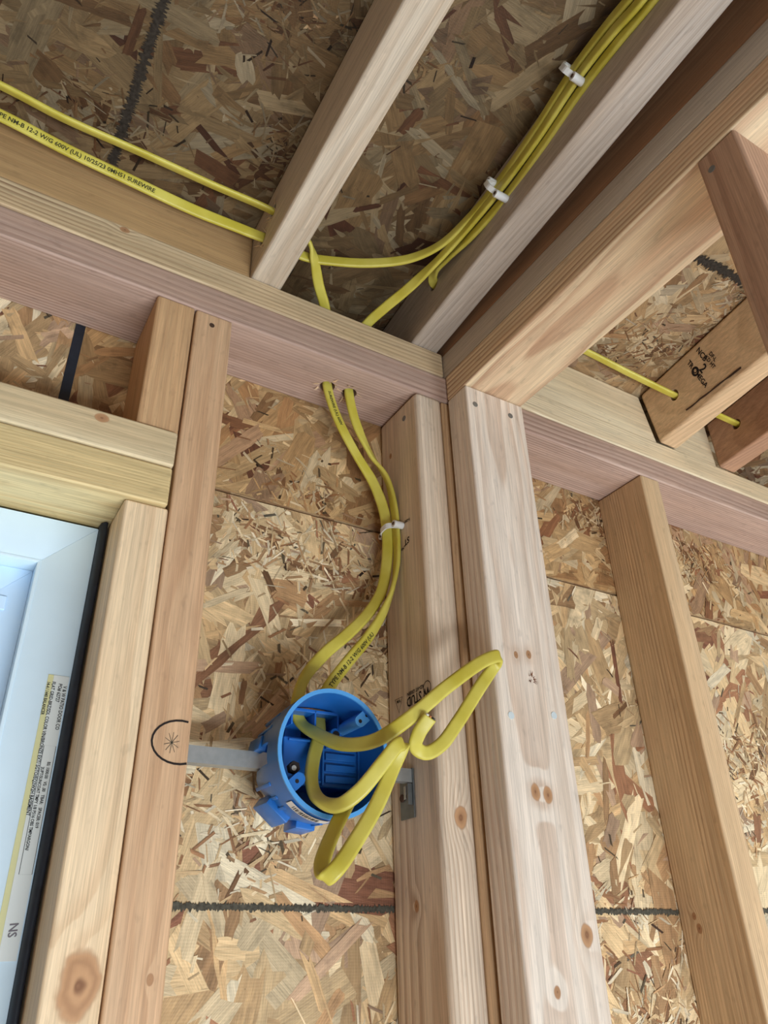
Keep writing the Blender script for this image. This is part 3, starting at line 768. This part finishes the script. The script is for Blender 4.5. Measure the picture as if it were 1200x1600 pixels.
# barcode sticker on the underside
M_label = plain('white_label', srgb(216, 214, 208), .5)
def curved_patch(name, t0, t1, y0, y1, mat, parent, out=.0009, n=10):
    vs, fs = [], []
    for i in range(n+1):
        t = t0+(t1-t0)*i/n
        for y in (y0, y1): vs.append((BX+(R0+out)*math.cos(t), y, BZ+(R0+out)*math.sin(t)*1.03))
        if i: a = 2*i-2; fs.append((a, a+1, a+3, a+2))
    return link(name, mesh_from(vs, fs), mat, parent)
lab = curved_patch('barcode_label', 3.98, 4.72, -.006, .0045, M_label, eb)
rb = random.Random(3); t = 4.08
while t < 4.55:
    w = rb.uniform(.008, .022); curved_patch('barcode_bar', t, t+w, -.0035, .0025, M_print, lab, .0011, 2); t += w+rb.uniform(.010, .03)

# ------------------------------------------------------------------ cables
def cable_material():
    k = NT('yellow_cable_jacket'); tc = k.n('ShaderNodeTexCoord').outputs['Object']
    n = k.noise(tc, 28, 3)
    k.put(k.b.inputs['Base Color'], k.mix(k.mapr(n, .35, .65, 0, 1), srgb(192, 178, 62), srgb(210, 198, 92)))
    k.b.inputs['Roughness'].default_value = .42
    k.bump(k.noise(tc, 260, 2), .12, .0006)
    return k.m
M_cable = cable_material()
M_cprint = plain('cable_print', srgb(50, 46, 20), .7)

def catmull(P, n):
    out = []
    P = [P[0]*2-P[1]]+P+[P[-1]*2-P[-2]]
    for i in range(1, len(P)-2):
        a, b, c, d = P[i-1:i+3]
        ts = [0, max((b-a).length, 1e-5)**.5]; ts.append(ts[1]+max((c-b).length, 1e-5)**.5); ts.append(ts[2]+max((d-c).length, 1e-5)**.5)
        for k in range(n):
            t = ts[1]+(ts[2]-ts[1])*k/n
            A1 = a*((ts[1]-t)/(ts[1]-ts[0]))+b*((t-ts[0])/(ts[1]-ts[0])); A2 = b*((ts[2]-t)/(ts[2]-ts[1]))+c*((t-ts[1])/(ts[2]-ts[1])); A3 = c*((ts[3]-t)/(ts[3]-ts[2]))+d*((t-ts[2])/(ts[3]-ts[2]))
            B1 = A1*((ts[2]-t)/(ts[2]-ts[0]))+A2*((t-ts[0])/(ts[2]-ts[0])); B2 = A2*((ts[3]-t)/(ts[3]-ts[1]))+A3*((t-ts[1])/(ts[3]-ts[1]))
            out.append(B1*((ts[2]-t)/(ts[2]-ts[1]))+B2*((t-ts[1])/(ts[2]-ts[1])))
    out.append(P[-2]); return out

CW, CT = .0125, .0050
class Cable:
    def __init__(self, ctrl, label, n=12):
        """ctrl: (x,y,z, (wide direction)); a None direction keeps the last one"""
        P, Wd, last = [], [], None
        for c in ctrl:
            P.append(Vector(c[:3])); last = Vector(c[3]) if len(c) > 3 and c[3] is not None else last; Wd.append(last.normalized())
        self.p = catmull(P, n); m = len(self.p); self.w = []
        for i in range(m):
            f = i/n; j = min(int(f), len(Wd)-2); f -= j; f = f*f*(3-2*f)
            a, b = Wd[j], Wd[j+1]
            if a.dot(b) < 0: b = -b; Wd[j+1] = b
            self.w.append(a.lerp(b, f).normalized())
        self.t = [(self.p[min(i+1, m-1)]-self.p[max(i-1, 0)]).normalized() for i in range(m)]
        for i in range(m):
            w = self.w[i]-self.t[i]*self.w[i].dot(self.t[i]); self.w[i] = w.normalized()
        self.nv = [self.t[i].cross(self.w[i]) for i in range(m)]
        self.s = [0]
        for i in range(1, m): self.s.append(self.s[-1]+(self.p[i]-self.p[i-1]).length)
        prof = []
        r = CT/2; hw = CW/2-r
        for i in range(7): a = -math.pi/2+math.pi*i/6; prof.append((hw+r*math.cos(a), r*math.sin(a)))
        prof.append((0, r*.90))
        for i in range(7): a = math.pi/2+math.pi*i/6; prof.append((-hw+r*math.cos(a), r*math.sin(a)))
        prof.append((0, -r*.90))
        k = len(prof); vs, fs = [], []
        for i in range(m):
            for (a, b) in prof: vs.append(self.p[i]+self.w[i]*a+self.nv[i]*b)
            if i:
                for q in range(k): fs.append(((i-1)*k+q, (i-1)*k+(q+1) % k, i*k+(q+1) % k, i*k+q))
        fs.append(list(range(k))[::-1]); fs.append(list(range((m-1)*k, m*k)))
        me = mesh_from(vs, fs)
        bm = bmesh.new(); bm.from_mesh(me); bmesh.ops.recalc_face_normals(bm, faces=bm.faces); bm.to_mesh(me); bm.free()
        for p in me.polygons: p.use_smooth = len(p.vertices) == 4
        self.o = link('cable', me, M_cable); tag(self.o, label, 'cable', 'yellow two-wire cables')
    def at(self, s):
        s = min(max(s, 0), self.s[-1]-1e-6); lo_, hi_ = 0, len(self.s)-1
        while hi_-lo_ > 1:
            mid = (lo_+hi_)//2
            if self.s[mid] <= s: lo_ = mid
            else: hi_ = mid
        f = (s-self.s[lo_])/max(1e-9, self.s[hi_]-self.s[lo_])
        return self.p[lo_].lerp(self.p[hi_], f), self.w[lo_].lerp(self.w[hi_], f), self.nv[lo_].lerp(self.nv[hi_], f)
    def near(self, q):
        q = Vector(q); i = min(range(len(self.p)), key=lambda i: (self.p[i]-q).length); return self.s[i]
    def text(self, s, start, size, rev=False, side=1, stretch=1.0):
        vs, fs = text_geo(s, size)
        out = []
        s0 = self.near(start)
        for x, y, z in vs:
            y -= size*.36
            p, w, n = self.at(s0+(-x if rev else x)*stretch)
            yy = y if ((side > 0) != rev) else -y
            out.append(p+w*yy+n*side*(CT/2+.00015))
        link('jacket_print', mesh_from(out, fs), M_cprint, self.o)

ZD, YD = (0, 0, 1), (0, 1, 0)
FACE = (0, -.35, 1)
c1 = Cable([(-.95, -.045, .140, (0, -.6, 1)), (-.70, -.048, .139), (-.5455, -.0500, .1366, (0, .9, .5)), (-.4860, -.0500, .1307), (-.4106, -.0500, .1320), (-.3352, -.0520, .1294), (-.2640, -.0550, .1268), (-.2350, -.0530, .1225, (0, .9, .5)), (-.2140, -.0455, .1140, (.4, .7, .5)), (-.2010, -.0320, .1060, (.7, .3, .3)), (-.1828, -.0069, .1000, (.9, -.4, .1)), (-.1630, .0150, .0910, (1, -.5, 0)), (-.1470, .0400, .0760, (1, 0, 0)), (-.1425, .0470, .0380, (1, 0, 0)),
    (-.1414, .0480, .0000, (1, 0, 0)), (-.1260, .0500, -.0409, (1, 0, .3)), (-.0975, .0560, -.0795, (.8, 0, .5)), (-.0735, .0600, -.1077, (.8, -.3, .5)), (-.0600, .0605, -.1395, (.8, -.6, .2)), (-.0560, .0600, -.1696, (.8, -.6, 0)), (-.0580, .0590, -.2078, (.8, -.6, 0)),
    (-.0670, .0570, -.2474, (.8, -.5, -.2)), (-.0850, .0540, -.2775, (.8, -.4, -.4)), (-.1140, .0490, -.3094, (.7, -.2, -.6)), (-.1420, .0460, -.3363, (.7, 0, -.6)), (-.1640, .0420, -.3647, (.8, .4, -.4)), (-.1715, .0400, -.3880, (1, .1, 0)), (-.1715, .0400, -.3985, (1, 0, 0)),
    (-.1690, .0360, -.4085, (1, 0, .2)), (-.1620, .0180, -.4215, (.6, .2, .8)), (-.1490, -.0080, -.4350, (.2, .1, 1)), (-.1313, -.0300, -.4350, (0, 0, 1)), (-.1046, -.0450, -.4164, (-.3, 0, 1)), (-.0688, -.0550, -.3862, (-.55, .17, .71)), (-.0290, -.0600, -.3580, (-.55, .17, .71)),
    (-.0100, -.0585, -.3505, (-.4, -.1, 1)), (-.0085, -.0510, -.3555, (-.2, -.3, .8)), (-.0247, -.0460, -.3775, (-.9, .3, .6)), (-.0500, -.0390, -.4135, (-.9, .2, .6)), (-.0660, -.0350, -.4330, (-.7, .2, .65)), (-.0810, -.0330, -.4410, (-.1, -.1, .9)), (-.0945, -.0370, -.4376, (.75, -.4, .3)), (-.0965, -.0460, -.4289, (.85, -.3, -.3)), (-.0915, -.0570, -.4170, (.8, -.1, -.55))],
    'thin upper yellow cable at left dropping to the box, cut end by the stud')
c2 = Cable([(-.115, -1.2, .120, ZD), (-.0930, -.75, .118), (-.0800, -.4227, .1150), (-.0770, -.3857, .1240), (-.0730, -.3368, .1290), (-.0690, -.2750, .1225), (-.0640, -.2058, .1235), (-.0670, -.1457, .1186), (-.0750, -.1023, .1090), (-.0840, -.0498, .1055, (-.6, -.1, .7)), (-.0964, -.0140, .0980, (-.71, -.17, .52)), (-.1055, .0120, .0900, (-.8, -.2, .4)),
    (-.1125, .0380, .0740, (1, 0, .2)), (-.1135, .0455, .0380, (1, 0, 0)), (-.1130, .0460, .0000, (1, 0, 0)), (-.1016, .0500, -.0367, (1, 0, .3)), (-.0785, .0560, -.0718, (.7, .5, .4)), (-.0580, .0540, -.1013, (.3, 1, .1)), (-.0505, .0515, -.1425, (0, 1, 0)), (-.0495, .0505, -.1738, (0, 1, 0)), (-.0505, .0500, -.2107, (.1, 1, 0)),
    (-.0590, .0485, -.2494, (.5, .9, 0)), (-.0740, .0480, -.2828, (.8, .6, -.3)), (-.0940, .0450, -.3128, (.9, .3, -.5)), (-.1160, .0420, -.3394, (.9, .2, -.6)), (-.1380, .0400, -.3687, (1, 0, -.4)), (-.1480, .0400, -.3880, (1, 0, 0)), (-.1490, .0400, -.3985, (1, 0, 0)),
    (-.1535, .0300, -.4189, (1, 0, 0)), (-.1650, .0180, -.4453, (1, .1, 0)), (-.1730, .0030, -.4671, (1, .2, .1)), (-.1735, -.0120, -.4820, (.8, .2, .5)), (-.1649, -.0270, -.4885, (.2, .1, 1)), (-.1528, -.0400, -.4797, (-.4, 0, 1)), (-.1356, -.0520, -.4569, (-.6, 0, .8)), (-.1255, -.0580, -.4440, (-.7, 0, .7)),
    (-.1200, -.0560, -.4430, (-.6, -.2, .4)), (-.1242, -.0470, -.4596, (-.9, .2, .5)), (-.1389, -.0460, -.4880, (-.7, .3, .5)), (-.1615, -.0500, -.5174, (-.7, .3, .5)), (-.1793, -.0530, -.5371, (-.7, .3, .5)), (-.1850, -.0470, -.5425, (-.7, .4, .4)), (-.1828, -.0370, -.5329, (-.6, .6, .5)), (-.1681, -.0270, -.5080, (-.5, .7, .4)), (-.1506, -.0210, -.4823, (-.5, .7, .4))],
    'yellow cable stapled along the grey joist then down to the box, looping low below it')
c3 = Cable([(-.90, -.024, .125, (0, -.5, 1)), (-.65, -.028, .124), (-.5395, -.0300, .1209), (-.4791, -.0300, .1136), (-.4151, -.0300, .1095), (-.3465, -.0300, .1060), (-.2900, -.0285, .1105, (0, -.3, 1)), (-.2450, -.0280, .1130, (0, -.2, 1)), (-.2111, -.0283, .1110, (0, -.2, 1)), (-.1796, -.0367, .1130), (-.1376, -.0542, .1160), (-.0996, -.0795, .1200), (-.0790, -.1131, .1210, ZD), (-.0680, -.1530, .1290),
    (-.0640, -.2039, .1350), (-.0700, -.2735, .1350), (-.0740, -.3346, .1430), (-.0780, -.3856, .1390), (-.0820, -.4182, .1300), (-.0930, -.75, .131), (-.115, -1.2, .133)],
    'printed yellow cable passing through the light joist and turning along the grey joist')
c4 = Cable([(-.108, -1.2, .108, ZD), (-.087, -.75, .107), (-.0735, -.4246, .1110), (-.0715, -.3861, .1150), (-.0675, -.3370, .1190), (-.0635, -.2729, .1130), (-.0580, -.2033, .1130), (-.0600, -.1489, .1120), (-.0620, -.1028, .1190, (0, .4, 1)), (-.0600, -.0729, .1240, (0, 1, .6)), (-.0500, -.0590, .1237, (0, 1, 0)), (-.0200, -.0580, .1237), (.04, -.054, .134), (.10, -.042, .152), (.1700, -.0350, .1605, (0, 1, .3)),
    (.2377, -.0350, .1590), (.3121, -.0455, .1400), (.3863, -.0563, .1225), (.4300, -.0560, .1235), (.4860, -.0540, .1255), (.5340, -.0530, .1265), (.60, -.054, .123), (.70, -.055, .122)],
    'yellow cable crossing the right room through the stamped joist and the reddish joist')
PRN = 'NM-B 12-2 W/G 600V (UL) 10/25/23 0MH51 SURE'
c3.text('TYPE NM-B 12-2 W/G 600V (UL) 10/25/23 0MH51 SUREWIRE', (-.55, -.03, .121), .0062, rev=False, side=1)
c3.text('TYPE NM-B 12-2 W/G 600V (UL) 10/25/23 0MH51 SUREWIRE', (-.55, -.03, .121), .0062, rev=False, side=-1)
c1.text('SUREWIRE (UL) 600V', (-.138, .049, -.008), .0050, rev=False, side=-1)
c2.text('TYPE NM-B 12-2 W/G 600V (UL)', (-.1385, .0400, -.3700), .0060, rev=True, side=1)
c2.text('TYPE NM-B 12-2 W/G 600V (UL)', (-.1385, .0400, -.3700), .0060, rev=True, side=-1)
# wires at the cut end
pe, te, we = c1.p[-1], c1.t[-1], c1.w[-1]
M_wb = plain('black_wire', srgb(30, 28, 28), .5); M_ww = plain('white_wire', srgb(220, 216, 206), .5); M_cu = plain('copper_wire', srgb(186, 120, 78), .35, .9)
for k, mt in ((-.0031, M_wb), (.0, M_cu), (.0031, M_ww)):
    cyl_obj('wire_end', pe+we*k-te*.002, pe+we*k+te*.0012, .0016 if k else .0011, mt, c1.o, 10)

# ------------------------------------------------------------------ cable staples
M_white = plain('white_nylon', srgb(226, 226, 224), .45)
def staple(center, along, span, out, length, label, height):
    """nylon strap over the cables: `span` crosses them, `out` leaves the wood; centre lies on the wood face"""
    c, a, s, o_ = Vector(center), Vector(along).normalized(), Vector(span).normalized(), Vector(out).normalized()
    e = empty('cable_staple', c); tag(e, label, 'cable staple', 'white cable staples')
    h = length/2
    pts = []
    for i in range(13):
        t = i/12; x = -h+2*h*t
        y = height*(1-abs(2*t-1)**4*.85)
        pts.append((x, y))
    vs, fs = [], []; w = .0032; th = .0016
    for (x, y) in pts:
        p = c+s*x+o_*y
        vs += [p-a*w, p+a*w, p+a*w+o_*th, p-a*w+o_*th]
    for i in range(12):
        for k in range(4): b = i*4; fs.append((b+k, b+(k+1) % 4, b+4+(k+1) % 4, b+4+k))
    fs += [(3, 2, 1, 0), (48, 49, 50, 51)]
    me = mesh_from(vs, fs); link('strap', me, M_white, e)
    for sg in (-1, 1):
        q = c+s*sg*(h+.0015)
        cyl_obj('lug', q+o_*.0001, q+o_*(height*.75), .0042, M_white, e, 16)
        cyl_obj('staple_nail', q+o_*(height*.75-.0005), q+o_*(height*.75+.0006), .0020, M_hole, e, 10)
    return e
staple((-.0463, .0560, -.1705), (0, 0, 1), (0, -1, .1), (-1, 0, 0), .026, 'white nylon cable staple on the wall stud holding two cables', .0165)
def jbx(y): return -.0470 + y*.057 - .0003
staple((jbx(-.205), -.205, .1215), (0, 1, 0), (0, .25, 1), (-1, 0, 0), .028, 'white nylon cable staple on the grey joist nearer the corner', .0215)
staple((jbx(-.335), -.335, .1360), (0, 1, 0), (0, .25, 1), (-1, 0, 0), .026, 'white nylon cable staple on the grey joist near the top edge', .0215)
